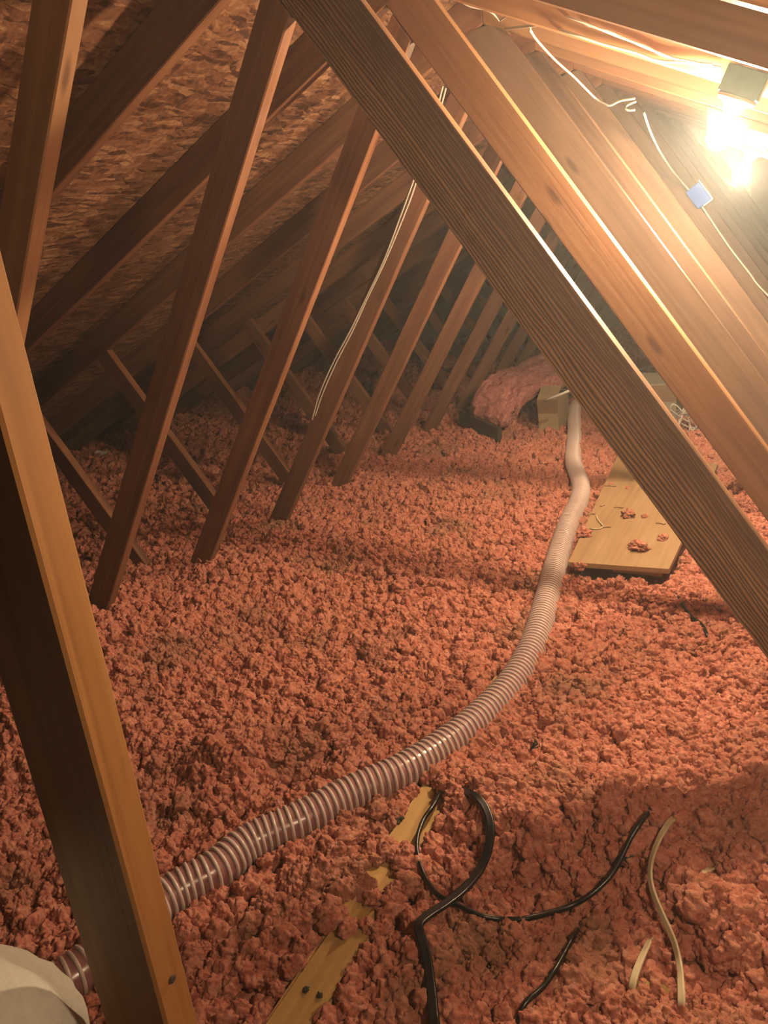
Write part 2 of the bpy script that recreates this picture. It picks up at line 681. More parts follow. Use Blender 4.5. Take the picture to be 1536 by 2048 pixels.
def grain_member(parent, name, p, d, wid, z0, z1, y, th, mat, label):
    """the weathered wide web: front face with real raised grain"""
    L = math.hypot(*d)
    d = (d[0] / L, d[1] / L)
    nrm = (-d[1], d[0])
    t0 = (z0 - p[1]) / d[1]
    t1 = (z1 - p[1]) / d[1]
    length = abs(t1 - t0)
    c = (p[0] + d[0] * (t0 + t1) / 2 + nrm[0] * wid / 2, p[1] + d[1] * (t0 + t1) / 2 + nrm[1] * wid / 2)
    mw = frame((c[0], y + th / 2, c[1]), (d[0], 0, d[1]), (0, 1, 0))
    nu, nv = 260, 110
    us = np.linspace(-length / 2, length / 2, nu)
    vsn = np.linspace(-wid / 2, wid / 2, nv)
    # which local z sign is the lower-left side of the picture: -x side
    low = 1.0 if (mw.to_3x3() @ Vector((0, 0, 1))).x < 0 else -1.0
    verts, grain = [], []
    for i, u in enumerate(us):
        for j, v in enumerate(vsn):
            s = (v * low + wid / 2) / wid            # 1 at the lower-left edge, 0 at the top edge
            wob = mnoise.noise(Vector((u * 1.9, s * 1.6, 1.0))) * 0.10 + mnoise.noise(Vector((u * 7.0, s * 4.0, 3.0))) * 0.032 + mnoise.noise(Vector((u * 16.0, s * 9.0, 6.0))) * 0.012
            ss = s + wob
            k = 16.0
            ph = (ss * k + 1.6 * mnoise.noise(Vector((0.3, ss * 6, 2)))) % 1.0
            ridge = min(1.0, 2.2 * min(ph, 1 - ph)) ** 1.3
            amp = 0.35 + 0.65 * max(0.0, min(1.0, (s - 0.28) / 0.3))
            fine = mnoise.noise(Vector((u * 9, s * 70, 5))) * 0.3
            g = ridge * amp + fine * (1.2 - amp)
            e = min(s, 1 - s) * wid
            rnd = 0.004 * max(0.0, 1 - e / 0.006) ** 2
            verts.append((u, -th / 2 + 0.0050 * (1 - g) * amp + rnd, v))
            grain.append(g)
    faces = []
    for i in range(nu - 1):
        for j in range(nv - 1):
            a = i * nv + j
            faces.append((a, a + nv, a + nv + 1, a + 1))
    nb = len(verts)
    for i, u in enumerate(us):
        chip = 0.004 * max(0, mnoise.noise(Vector((u * 5, 0, 8)))) 
        verts.append((u, th / 2, -wid / 2))
        verts.append((u, th / 2, wid / 2 ))
        grain += [0.5, 0.5]
    for i in range(nu - 1):
        a, b2 = i * nv, (i + 1) * nv
        q, q2 = nb + 2 * i, nb + 2 * (i + 1)
        faces.append((a, q, q2, b2))
        faces.append((a + nv - 1, b2 + nv - 1, q2 + 1, q + 1))
        faces.append((q, q + 1, q2 + 1, q2))
    faces.append(tuple([j for j in range(nv)] + [nb + 1, nb]))
    e0 = (nu - 1) * nv
    faces.append(tuple([e0 + j for j in range(nv - 1, -1, -1)] + [nb + 2 * (nu - 1), nb + 2 * (nu - 1) + 1]))
    me = bpy.data.meshes.new(name)
    me.from_pydata(verts, [], faces)
    at = me.attributes.new('grain', 'FLOAT', 'POINT')
    at.data.foreach_set('value', grain)
    me.update()
    bmn = bmesh.new()
    bmn.from_mesh(me)
    bmesh.ops.recalc_face_normals(bmn, faces=bmn.faces)
    bmn.to_mesh(me)
    bmn.free()
    me.materials.append(mat)
    o = bpy.data.objects.new(name, me)
    link(o)
    place(o, parent, mw)
    o['label'] = label
    return o


def grain_mat():
    m = wood_mat('weathered_ridged_timber', (0.34, 0.18, 0.105), (0.46, 0.26, 0.145), (0.60, 0.37, 0.20), rough=0.6, knots=False)
    nt = m.node_tree
    b = nt.nodes['Principled BSDF']
    at = N(nt, 'ShaderNodeAttribute')
    at.attribute_name = 'grain'
    prev = b.inputs['Base Color'].links[0].from_socket
    r = ramp(nt, at.outputs['Fac'], [(0.1, (0.40, 0.33, 0.31)), (0.45, (0.85, 0.78, 0.72)), (0.85, (1.0, 0.92, 0.80))])
    mu = N(nt, 'ShaderNodeMix', data_type='RGBA', blend_type='MULTIPLY')
    mu.inputs['Factor'].default_value = 1.0
    nt.links.new(prev, mu.inputs['A'])
    nt.links.new(r, mu.inputs['B'])
    nt.links.new(mu.outputs['Result'], b.inputs['Base Color'])
    return m


M_GRAIN = grain_mat()

ORD = {-2: 'roof truss nearest overhead, only its right rafter crossing the top corner',
       -1: 'nearest visible roof truss, its steep left web lit orange at the upper left corner',
       0: 'roof truss with the wide weathered ridged web crossing the middle of the picture',
       1: 'roof truss with the bright orange right web just behind the ridged one',
       2: 'roof truss whose left web carries two thin white wires',
       3: 'roof truss right behind the one carrying the white wires, fourth left web fully seen',
       4: 'roof truss second behind the one carrying the white wires',
       5: 'roof truss with the blue box on its right web',
       6: 'roof truss just behind the blue box truss, beside the pink batt',
       7: 'roof truss second behind the blue box truss, rising behind the pink batt',
       8: 'roof truss third behind the blue box truss, deep in the attic',
       9: 'roof truss fourth behind the blue box truss, deep in the attic',
       10: 'third truss counted from the far gable wall',
       11: 'second truss counted from the far gable wall',
       12: 'roof truss closest to the far gable wall'}
RW_X = {0: 0.543, 1: 0.552, 2: 0.556, 3: 0.527, 4: 0.537, 5: 0.539}
TH = 0.038
trusses = {}
for k in K_LIST:
    y = Y(k)
    t = empty('roof_truss', (RX, y, 0))
    tag(t, ORD[k], 'roof truss', 'roof trusses in a row')
    trusses[k] = t
    RD = DV / math.hypot(1, SL)
    vert = ((RX, 0), (0, 1))
    # rafters: reference edge is the underside; width lies above it
    strip_member(t, 'rafter', (RX, RZ), (1, SL), RD, ((XL, 0), (0, 1)), vert, y, TH, M_WOOD)
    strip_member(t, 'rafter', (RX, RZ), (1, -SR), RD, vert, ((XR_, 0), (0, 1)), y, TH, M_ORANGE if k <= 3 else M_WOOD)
    strip_member(t, 'bottom_chord', (XL, 0.0), (1, 0), 0.089, ((XL, 0), (0, 1)), ((XR_, 0), (0, 1)), y, TH, M_WOOD)
    chord = ((0, 0.0895), (1, 0))
    raft_l = ((RX, RZ - 0.001), (1, SL))
    raft_r = ((RX, RZ - 0.001), (1, -SR))
    # right long web (upper edge is the reference), k >= 0 only
    rw = 0.141 if k == 0 else 0.114
    rx = RW_X.get(k, 0.54)
    pr_ = (rx, 1.715)
    dr = (1.0, -1.49)
    if k >= 0:
        if k == 0:
            grain_member(t, 'web', pr_, (-dr[0], -dr[1]), rw, 0.0895, 2.14, y, TH, M_GRAIN, 'wide weathered web with raised dark and light grain ridges')
        else:
            strip_member(t, 'web', pr_, (-dr[0], -dr[1]), rw, chord, ((0, 2.15), (1, 0)), y, TH, M_ORANGE if k == 1 else M_DIMW,
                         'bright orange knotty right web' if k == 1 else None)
        # lower-left edge of the right web
        Lr = math.hypot(*dr)
        nx, nz_ = dr[1] / Lr, -dr[0] / Lr
        edge = ((pr_[0] + nx * (rw + 0.001), pr_[1] + nz_ * (rw + 0.001)), dr)
        top_cut = edge
    else:
        top_cut = ((0, 1.98), (1, 0))
    # left long web: inner edge z = 1.715 + 1.4816 x
    lw = 0.0864
    if k >= -1:
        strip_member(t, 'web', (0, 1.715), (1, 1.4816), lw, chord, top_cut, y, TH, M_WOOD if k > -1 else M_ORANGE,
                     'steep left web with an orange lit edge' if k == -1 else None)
    # short left web: upper edge through (-1.86, 1.114)
    strip_member(t, 'strut', (-1.86, 1.114), (-1, 1.5), 0.087, chord, raft_l, y, TH, M_WOOD)
    if k > 0:
        strip_member(t, 'strut', (2.25, 0.98), (1, 1.5), 0.087, chord, raft_r, y, TH, M_WOOD)

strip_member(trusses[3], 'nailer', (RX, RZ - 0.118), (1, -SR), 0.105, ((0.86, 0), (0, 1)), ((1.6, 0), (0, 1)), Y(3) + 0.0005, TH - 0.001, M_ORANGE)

# ------------------------------------------------------------------ foreground post
PY = 0.40
pw = 0.10
px1 = 0.694
pt = zr(px1) - 0.002
post = obj('wooden_post', box_bm(pt, 0.040, pw, 0.003), M_POST)
post.matrix_basis = frame((px1 - pw / 2, PY + 0.02, pt / 2), (0.0075, 0, 1), (0, 1, 0))
tag(post, 'upright wooden post close by at the left, bright orange edge and black front', 'post')
nail = obj('nail_head', lathe_bm([(0, 0.0), (0.004, 0.0), (0.0045, 0.0006), (0.003, 0.0016), (0, 0.0018)], 10), M_DARKB)
_np = on(345, 1958, 0, px1 + 0.0005)
nail.parent = post
nail.matrix_parent_inverse = post.matrix_basis.inverted()
nail.matrix_basis = frame(_np, (0, 1, 0), (0, 0, 1))

# ------------------------------------------------------------------ lamps
def lamp(c, label, box_label, glow=M_BULB):
    # c = centre of the round plate
    ln = math.hypot(1, SR)
    sl = Vector((1 / ln, 0, -SR / ln))             # along the rafter, downwards
    dn = Vector((-SR / ln, 0, -1 / ln))            # square to the rafter, into the attic
    root = empty('ceiling_lamp', c)
    tag(root, label, 'lamp', 'bare bulb lamps under the right rafters')

    def put(name, bm, mat, smooth=True, label=None):
        o = obj(name, bm, mat, None, smooth)
        place(o, root, frame(c, sl, Vector((0, 1, 0))))
        if label:
            o['label'] = label
        return o
    # local +Z = sl x y: check the way it points and mirror if needed
    zdir = sl.cross(Vector((0, 1, 0)))
    s = 1 if zdir.dot(dn) > 0 else -1
    P = lambda prof: lathe_bm([(r, s * z) for r, z in prof], 28)
    holder = put('lampholder', P([(0, -0.005), (0.046, -0.005), (0.047, 0.0), (0.043, 0.007), (0.028, 0.012), (0.022, 0.020), (0.020, 0.030), (0, 0.030)]), M_PORC)
    bulb = put('bulb', P([(0, 0.029), (0.013, 0.0295), (0.0145, 0.040), (0.020, 0.054), (0.028, 0.070), (0.0305, 0.084), (0.028, 0.098), (0.0205, 0.109), (0.010, 0.1155), (0, 0.117)]), glow, label='glowing white bulb')
    bb = box_bm(0.098, 0.046, 0.062, 0.003)
    bmesh.ops.translate(bb, vec=(0, 0, -s * 0.0362), verts=bb.verts)
    bx = put('junction_box', bb, M_METAL, False, box_label)
    for sx in (-1, 1):
        sc_ = lathe_bm([(0, -0.001), (0.003, -0.001), (0.003, 0.001), (0, 0.0014)], 8)
        bmesh.ops.translate(sc_, vec=(sx * 0.036, 0, s * 0.0075), verts=sc_.verts)
        so = put('screw', sc_, M_METAL)
        so.parent = holder
        so.matrix_parent_inverse = holder.matrix_basis.inverted()
    return root, c, sl, dn


LY1, LY2 = Y(1) - 0.05, Y(3) - 0.05
lamp1, LC1, LSL, LDN = lamp(on(1473, 199, 1, LY1), 'larger glowing bare bulb on a round white holder, nearest in the right corner', 'blue-grey metal box')
lamp2, LC2, _, _ = lamp(on(1505, 302, 1, LY2), 'smaller glowing bare bulb farther along, just below the first bulb', 'blue-grey metal box')

LX3 = 1.60
lamp3, LC3, _, _ = lamp(Vector((LX3, Y(-2) + TH + 0.05, zr(LX3) - 0.02)), 'dim bare bulb lamp overhead, just outside the right edge of the picture', 'blue-grey metal box', M_BULB_DIM)

# ------------------------------------------------------------------ hose
hose_px = [(-90, 2090), (20, 2020), (150, 1942), (255, 1862), (360, 1785), (425, 1742), (500, 1694), (600, 1634), (700, 1585), (793, 1548), (883, 1495), (958, 1440),
           (1018, 1375), (1052, 1320), (1072, 1280), (1093, 1200), (1113, 1125), (1129, 1070), (1141, 1036), (1157, 1003), (1162, 973), (1152, 942),
           (1146, 918), (1149, 867), (1150, 817), (1150, 795)]
HR = 0.040
hp = [on_wool(x, y, HR * 0.75) for x, y in hose_px]
hp[-1] = hp[-2] + Vector((0.015, 0.30, 0.0))
hp += [hp[-1] + Vector((0.04, 0.5, 0.0)), hp[-1] + Vector((0.3, 1.3, -0.02))]
hpath, hlen = resample(catmull(hp, 0.01), 0.004)
_ha = np.array([list(p) for p in hpath])
for _ax, _win in ((0, 21), (1, 21), (2, 141)):
    _k = np.ones(_win) / _win
    _pad = np.pad(_ha[:, _ax], _win // 2, mode='edge')
    _ha[:, _ax] = np.convolve(_pad, _k, mode='valid')
hpath, hlen = resample([Vector(p) for p in _ha], 0.004)
hose = empty('insulation_hose', hp[0])
tag(hose, 'long pink corrugated blower hose snaking across the wool', 'hose')
PITCH = 0.0175
wall = obj('hose_wall', sweep_bm(hpath[::2], circle(HR, 24)), M_HOSE, None, True)
# spiral rib
def spiral(path, r, pitch, per=26, tube=0.0044):
    n = len(path)
    arr = np.array([list(p) for p in path])
    seg = hlen / (n - 1)
    turns = hlen / pitch
    tot = int(turns * per)
    tang = np.gradient(arr, axis=0)
    tang /= np.linalg.norm(tang, axis=1)[:, None]
    side = np.cross(tang, np.array([0, 0, 1.0]))
    side /= np.linalg.norm(side, axis=1)[:, None]
    upv = np.cross(side, tang)
    s = np.linspace(0, n - 1.001, tot)
    i0 = s.astype(int)
    f = (s - i0)[:, None]
    lerp = lambda A: A[i0] * (1 - f) + A[i0 + 1] * f
    C_, S_, U_, T_ = lerp(arr), lerp(side), lerp(upv), lerp(tang)
    ang = (2 * np.pi * np.arange(tot) / per)[:, None]
    rad = S_ * np.cos(ang) + U_ * np.sin(ang)
    cen = C_ + rad * r
    prof = [(-1, -0.4), (-0.7, 0.75), (0.7, 0.75), (1, -0.4)]
    rings = np.stack([cen + T_ * (a * tube) + rad * (b_ * tube) for a, b_ in prof], axis=1)
    verts = rings.reshape(-1, 3)
    m_ = 4
    faces = []
    for i in range(tot - 1):
        for j in range(m_):
            jj = (j + 1) % m_
            faces.append((i * m_ + j, (i + 1) * m_ + j, (i + 1) * m_ + jj, i * m_ + jj))
    me = bpy.data.meshes.new('spiral_rib')
    me.from_pydata(verts.tolist(), [], faces)
    me.update()
    return me


rib = obj('spiral_rib', spiral(hpath, HR + 0.0005, PITCH), M_RIB, None, True)
rib['label'] = 'pale pink raised spiral rib'
for o in (wall, rib):
    o.parent = hose
    o.matrix_parent_inverse = Matrix.Translation(-hose.location)

# ------------------------------------------------------------------ plank, plywood
PLX0, PLX1 = 0.468, 0.556
plank = empty('plank', (0.512, 1.55, 0.24))
tag(plank, 'pale yellow plank lying lengthwise, half buried in the wool beneath the hose', 'plank')


def plank_piece(name, outline, z, th, mat, parent):
    bm = bmesh.new()
    A = [bm.verts.new((x, y, z)) for x, y in outline]
    B = [bm.verts.new((x, y, z - th)) for x, y in outline]
    bm.faces.new(A)
    bm.faces.new(B[::-1])
    n = len(outline)
    for i in range(n):
        j = (i + 1) % n
        bm.faces.new((A[i], A[j], B[j], B[i]))
    bmesh.ops.recalc_face_normals(bm, faces=bm.faces)
    ctr = Vector((sum(p[0] for p in outline) / n, sum(p[1] for p in outline) / n, z))
    R_ = Matrix.Rotation(math.radians(90), 4, 'Z')
    mw = Matrix.Translation(ctr) @ R_
    bm.transform(mw.inverted())
    o = obj(name, bm, mat)
    place(o, parent, mw)
    return o


plank_piece('board', [(PLX0, 0.35), (PLX1, 0.35), (PLX1, 2.55), (PLX0, 2.55)], 0.252, 0.019, M_PALE, plank)
plank_piece('splinter', [(PLX0 - 0.002, 0.35), (PLX1 - 0.001, 0.35), (PLX1 - 0.002, 0.985), (0.535, 1.03), (0.527, 0.965), (0.512, 0.985), (0.506, 0.955), (0.486, 1.05), (0.482, 0.985)],
            0.2585, 0.0055, M_PALE, plank)['label'] = 'torn jagged paper-thin top layer'

ply_c = [on(1137, 1124, 2, 0.305), on(1338, 1138, 2, 0.305), on(1436, 930, 2, 0.30), on(1236, 912, 2, 0.30)]
ply = empty('plywood_sheet', (0.62, 3.3, 0.28))
tag(ply, 'bare plywood sheet lying on the wool to the right of the hose', 'plywood')
plank_piece('panel', [(p.x, p.y) for p in ply_c], 0.305, 0.018, M_PLY, ply)
_cl = plank_piece('cleat', [(p.x, p.y) for p in (on(1225, 1134, 2, 0.286), on(1325, 1143, 2, 0.286), on(1322, 1122, 2, 0.286), on(1228, 1116, 2, 0.286))], 0.286, 0.02, M_PLY, ply)

# ------------------------------------------------------------------ cables on the wool
CABLE_PTS = []


def cable(name, px, prof, mat, label, cat, group=None, dz=0.02, lift=None, up=Vector((0, 0, 1)), twist=None, step=0.006):
    pts = []
    for i, q in enumerate(px):
        extra = q[2] if len(q) > 2 else 0.0
        pts.append(on_wool(q[0], q[1], dz + extra))
    path, _ = resample(catmull(pts, 0.006), step)
    CABLE_PTS.extend(tuple(p) for p in path[4:-4])
    o = obj(name, sweep_bm(path, prof, up=up, twist_fn=twist), mat, None, True)
    tag(o, label, cat, group)
    return o


BK = twin(0.0052, 0.0042)
cable('black_cable', [(872, 2075, 0.0), (868, 2040, 0.01), (860, 1960, 0.012), (851, 1905, 0.018), (838, 1862, 0.024), (839, 1846, 0.026), (860, 1828, 0.022), (895, 1805, 0.018), (930, 1776, 0.022),
                      (962, 1735, 0.026), (978, 1690, 0.03), (981, 1650, 0.032), (970, 1615, 0.026), (952, 1593, 0.016), (936, 1584, 0.004), (915, 1575, -0.02)],
      BK, M_BLACK, 'flat black twin cable with a sharp kink and a raised loop', 'cable')
cable('black_cable', [(880, 1585, -0.02), (866, 1612, 0.0), (848, 1638, 0.01), (836, 1670, 0.014), (834, 1700, 0.014), (842, 1735, 0.012), (858, 1768, 0.01), (876, 1790, 0.006), (908, 1806, 0.006), (935, 1820, 0.008), (965, 1832, 0.004),
                      (1000, 1838, 0.0), (1045, 1838, 0.0), (1090, 1828, 0.004), (1140, 1812, 0.006), (1180, 1790, 0.008), (1218, 1755, 0.008), (1240, 1720, 0.01), (1262, 1675, 0.01), (1285, 1640, 0.008), (1305, 1615, -0.02)],
      circle(0.0052), M_BLACK, 'round black cable curving under the loop and up to the right', 'cable', dz=0.028)
cable('black_cable', [(1030, 2060, -0.02), (1048, 2010, 0.0), (1085, 1975, 0.008), (1110, 1940, 0.01), (1130, 1905, 0.01), (1146, 1875, 0.006), (1156, 1858, -0.02)],
      circle(0.0046), M_BLACK, 'short piece of black cable surfacing at the bottom below the loop', 'cable', dz=0.027)
cable('black_cable', [(1340, 1165, -0.03), (1352, 1185, 0.0), (1366, 1212, 0.006), (1384, 1234, 0.006), (1404, 1250, 0.006), (1414, 1270, 0.004), (1418, 1288, -0.02)],
      circle(0.006), M_BLACK, 'bit of black cable below the plywood, right of the hose', 'cable')
cable('black_tape_tatter', [(1236, 1722, 0.004), (1248, 1712, 0.008), (1262, 1708, 0.008), (1272, 1698, 0.004)], twin(0.005, 0.002), M_BLACK, 'tattered black tape hanging off the round black cable', 'tape')
CR = twin(0.0038, 0.0026)
tw = lambda t: 1.1 * math.sin(3.6 * t)
cable('cream_cable', [(1362, 2030, -0.02), (1363, 2010, 0.008), (1362, 1970, 0.016), (1359, 1930, 0.02), (1350, 1890, 0.022), (1336, 1855, 0.022), (1318, 1815, 0.024), (1305, 1780, 0.026), (1300, 1750, 0.026), (1303, 1720, 0.026),
                      (1313, 1690, 0.024), (1325, 1665, 0.02), (1338, 1645, 0.012), (1352, 1634, -0.02)], CR, M_CREAM, 'long cream flat cable standing in an S bend at the lower right', 'cable', dz=0.03, twist=tw)
cable('cream_cable', [(1260, 1998, -0.03), (1263, 1978, 0.0), (1270, 1950, 0.012), (1282, 1918, 0.014), (1298, 1884, 0.006), (1306, 1868, -0.02)], CR, M_CREAM, 'short cream flat cable left of the long S bend', 'cable', dz=0.02, twist=lambda t: 0.6 * t)
cable('cream_cable', [(1396, 1752, -0.01), (1404, 1748, 0.006), (1414, 1742, 0.006), (1424, 1736, -0.008)], CR, M_CREAM, 'tiny stub of cream cable poking out right of the S bend', 'cable', dz=0.018)

# ------------------------------------------------------------------ loose wool
def exposed(x, y):
    """places where the nuggets do not lie: 0 covered .. 1 bare"""
    if PLX0 - 0.01 < x < PLX1 + 0.008:
        for a, b_ in ((0.62, 0.965), (0.985, 1.04), (1.08, 1.145), (1.195, 1.385), (1.86, 1.95), (2.18, 2.31)):
            j = 0.02 * mnoise.noise(Vector((x * 60, y * 20, 0)))
            if a + j < y < b_ + j:
                return 1.0
    return 0.0


def in_ply(x, y, m=0.0):
    c = [(p.x, p.y) for p in ply_c]
    s = True
    for i in range(4):
        a, b_ = c[i], c[(i + 1) % 4]
        cr = (b_[0] - a[0]) * (y - a[1]) - (b_[1] - a[1]) * (x - a[0])
        L = math.hypot(b_[0] - a[0], b_[1] - a[1])
        if cr / L < m:
            s = False
    return s


cab_arr = np.array(CABLE_PTS[::3])
hose_xy = np.array([(p.x, p.y) for p in hpath[::6]])
gx0, gx1, gy0, gy1 = -4.0, 3.6, 0.1, 9.7
# bed of wool
step = 0.04
nx_, ny_ = int((gx1 - gx0) / step), int((gy1 - gy0) / step)
V = []
for i in range(nx_ + 1):
    x = gx0 + (gx1 - gx0) * i / nx_
    for j in range(ny_ + 1):
        y = gy0 + (gy1 - gy0) * j / ny_
        z = hz(x, y) - 0.012
        if PLX0 - 0.05 < x < PLX1 + 0.05 and y < 2.6:
            z = min(z, 0.225)
        if in_ply(x, y, -0.06):
            z = min(z, 0.255)
        V.append((x, y, z))
Fc = []
for i in range(nx_):
    for j in range(ny_):
        a = i * (ny_ + 1) + j
        Fc.append((a, a + ny_ + 1, a + ny_ + 2, a + 1))

PTS, SCL, ROT = [], [], []


def scatter(x0, x1, y0, y1, dens, smin, smax, zj):
    n = int((x1 - x0) * (y1 - y0) * dens)
    for _ in range(n):
        x = rng.uniform(x0, x1)
        y = rng.uniform(y0, y1)
        if exposed(x, y) or in_ply(x, y, -0.004):
            continue
        s = rng.uniform(smin, smax) * (1.0 + 0.25 * (rng.random() < 0.12))
        z = hz(x, y) + rng.normal(0, zj)
        d = np.min((hose_xy[:, 0] - x) ** 2 + (hose_xy[:, 1] - y) ** 2) if (-0.3 < x < 0.9 and y < 5.6) else 1
        if d < (HR * 0.8) ** 2:
            z -= 0.02
        if PLX0 - 0.02 < x < PLX1 + 0.02 and y < 2.6:
            z = max(z, 0.256)
        if y < 2.4 and x > 0.3:
            q = np.argmin((cab_arr[:, 0] - x) ** 2 + (cab_arr[:, 1] - y) ** 2)
            if math.hypot(cab_arr[q, 0] - x, cab_arr[q, 1] - y) < s * 1.0:
                z = min(z, cab_arr[q, 2] - 0.9 * s)
        PTS.append((x, y, z))
        SCL.append(s)
        ROT.append(tuple(rng.uniform(0, 6.283, 3)))


# near, middle and far fields
scatter(-0.7, 1.75, 0.35, 2.3, 4600, 0.010, 0.022, 0.008)
scatter(-1.7, 1.9, 2.3, 4.0, 3600, 0.011, 0.021, 0.009)
scatter(-1.7, -0.7, 0.35, 2.3, 2600, 0.012, 0.022, 0.009)
scatter(-1.7, 1.6, 4.0, 6.2, 2200, 0.013, 0.024, 0.010)
scatter(-4.0, -1.7, 0.5, 6.2, 900, 0.018, 0.032, 0.012)
scatter(-4.0, 3.4, 6.2, 9.6, 450, 0.024, 0.042, 0.015)
scatter(1.75, 3.4, 0.0, 6.2, 450, 0.022, 0.036, 0.012)
scatter(-4.0, 3.4, 0.12, 0.35, 350, 0.024, 0.04, 0.012)

wool = empty('tmp')
bpy.data.objects.remove(wool)
me = bpy.data.meshes.new('loose_wool')
me.from_pydata(V + PTS, [], Fc)
nb, npnt = len(V), len(PTS)
a1 = me.attributes.new('scl', 'FLOAT', 'POINT')
a1.data.foreach_set('value', [0.0] * nb + SCL)
a2 = me.attributes.new('rot', 'FLOAT_VECTOR', 'POINT')
a2.data.foreach_set('vector', np.concatenate([np.zeros(nb * 3), np.array(ROT).ravel()]))
me.update()
me.materials.append(M_FLUFF)
wool = link(bpy.data.objects.new('loose_wool_insulation', me))
tag(wool, 'loose blown pink glass wool nuggets covering the whole attic floor', 'insulation', kind='stuff')
me.polygons.foreach_set('use_smooth', [True] * len(me.polygons))


def wool_nodes():
    ng = bpy.data.node_groups.new('wool_nuggets', 'GeometryNodeTree')
    ng.interface.new_socket('Geometry', in_out='INPUT', socket_type='NodeSocketGeometry')
    ng.interface.new_socket('Geometry', in_out='OUTPUT', socket_type='NodeSocketGeometry')
    L = ng.links.new
    gi, go = ng.nodes.new('NodeGroupInput'), ng.nodes.new('NodeGroupOutput')
    g2i = ng.nodes.new('GeometryNodeGeometryToInstance')
    for i in range(9):
        ico = ng.nodes.new('GeometryNodeMeshIcoSphere')
        ico.inputs['Radius'].default_value = 1.0
        ico.inputs['Subdivisions'].default_value = 4
        pos = ng.nodes.new('GeometryNodeInputPosition')
        off = ng.nodes.new('ShaderNodeVectorMath')
        off.operation = 'ADD'
        off.inputs[1].default_value = (i * 7.3, i * 3.1, i * 1.7)
        L(pos.outputs[0], off.inputs[0])
        n1 = ng.nodes.new('ShaderNodeTexNoise')
        n1.inputs['Scale'].default_value = 1.15
        n1.inputs['Detail'].default_value = 2.0
        L(off.outputs[0], n1.inputs['Vector'])
        n2 = ng.nodes.new('ShaderNodeTexVoronoi')
        n2.feature = 'SMOOTH_F1'
        n2.inputs['Scale'].default_value = 2.1
        n2.inputs['Smoothness'].default_value = 0.25
        L(off.outputs[0], n2.inputs['Vector'])
        n3 = ng.nodes.new('ShaderNodeTexNoise')
        n3.inputs['Scale'].default_value = 6.5
        n3.inputs['Detail'].default_value = 2.0
        L(off.outputs[0], n3.inputs['Vector'])
        ma = ng.nodes.new('ShaderNodeMath')
        ma.operation = 'MULTIPLY_ADD'
        L(n1.outputs['Fac'], ma.inputs[0])
        ma.inputs[1].default_value = 1.35
        ma.inputs[2].default_value = 0.52
        mb = ng.nodes.new('ShaderNodeMath')
        mb.operation = 'MULTIPLY_ADD'
        L(n2.outputs['Distance'], mb.inputs[0])
        mb.inputs[1].default_value = -0.50
        L(ma.outputs[0], mb.inputs[2])
        mc = ng.nodes.new('ShaderNodeMath')
        mc.operation = 'MULTIPLY_ADD'
        L(n3.outputs['Fac'], mc.inputs[0])
        mc.inputs[1].default_value = 0.34
        L(mb.outputs[0], mc.inputs[2])
        sc = ng.nodes.new('ShaderNodeVectorMath')
        sc.operation = 'SCALE'
        L(pos.outputs[0], sc.inputs[0])
        L(mc.outputs[0], sc.inputs['Scale'])
        fl_ = ng.nodes.new('ShaderNodeVectorMath')
        fl_.operation = 'MULTIPLY'
        fl_.inputs[1].default_value = (1.1, 0.95, 0.72 + 0.04 * (i % 4))
        L(sc.outputs[0], fl_.inputs[0])
        sp = ng.nodes.new('GeometryNodeSetPosition')
        L(ico.outputs[0], sp.inputs['Geometry'])
        L(fl_.outputs[0], sp.inputs['Position'])
        sm = ng.nodes.new('GeometryNodeSetMaterial')
        sm.inputs['Material'].default_value = M_FLUFF
        L(sp.outputs[0], sm.inputs['Geometry'])
        ss = ng.nodes.new('GeometryNodeSetShadeSmooth')
        L(sm.outputs[0], ss.inputs[0])
        L(ss.outputs[0], g2i.inputs[0])
    iop = ng.nodes.new('GeometryNodeInstanceOnPoints')
    at = ng.nodes.new('GeometryNodeInputNamedAttribute')
    at.data_type = 'FLOAT'
    at.inputs['Name'].default_value = 'scl'
    ar = ng.nodes.new('GeometryNodeInputNamedAttribute')
    ar.data_type = 'FLOAT_VECTOR'
    ar.inputs['Name'].default_value = 'rot'
    cmp_ = ng.nodes.new('ShaderNodeMath')
    cmp_.operation = 'GREATER_THAN'
    cmp_.inputs[1].default_value = 0.0
    L(at.outputs[0], cmp_.inputs[0])
    e2r = ng.nodes.new('FunctionNodeEulerToRotation')
    L(ar.outputs[0], e2r.inputs[0])
    L(gi.outputs[0], iop.inputs['Points'])
    L(cmp_.outputs[0], iop.inputs['Selection'])
    L(g2i.outputs[0], iop.inputs['Instance'])
    iop.inputs['Pick Instance'].default_value = True
    idx = ng.nodes.new('FunctionNodeRandomValue')
    idx.data_type = 'INT'
    for s_ in idx.inputs:
        if s_.name == 'Max' and s_.type == 'INT':
            s_.default_value = 8
        if s_.name == 'Min' and s_.type == 'INT':
            s_.default_value = 0
    iout = [o_ for o_ in idx.outputs if o_.type == 'INT'][0]
    L(iout, iop.inputs['Instance Index'])
    L(e2r.outputs[0], iop.inputs['Rotation'])
    L(at.outputs[0], iop.inputs['Scale'])
    jn = ng.nodes.new('GeometryNodeJoinGeometry')
    L(gi.outputs[0], jn.inputs[0])
    L(iop.outputs[0], jn.inputs[0])
    L(jn.outputs[0], go.inputs[0])
    return ng


md = wool.modifiers.new('nuggets', 'NODES')
md.node_group = wool_nodes()


# ------------------------------------------------------------------ overhead cables
def hang(name, px, r, mat, label, cat='cable', step=0.008):
    pts = [on(q[0], q[1], 1, q[2]) for q in px]
    path, _ = resample(catmull(pts, 0.01), step)
    o = obj(name, sweep_bm(path, circle(r, 8)), mat, None, True)
    tag(o, label, cat)
    return o


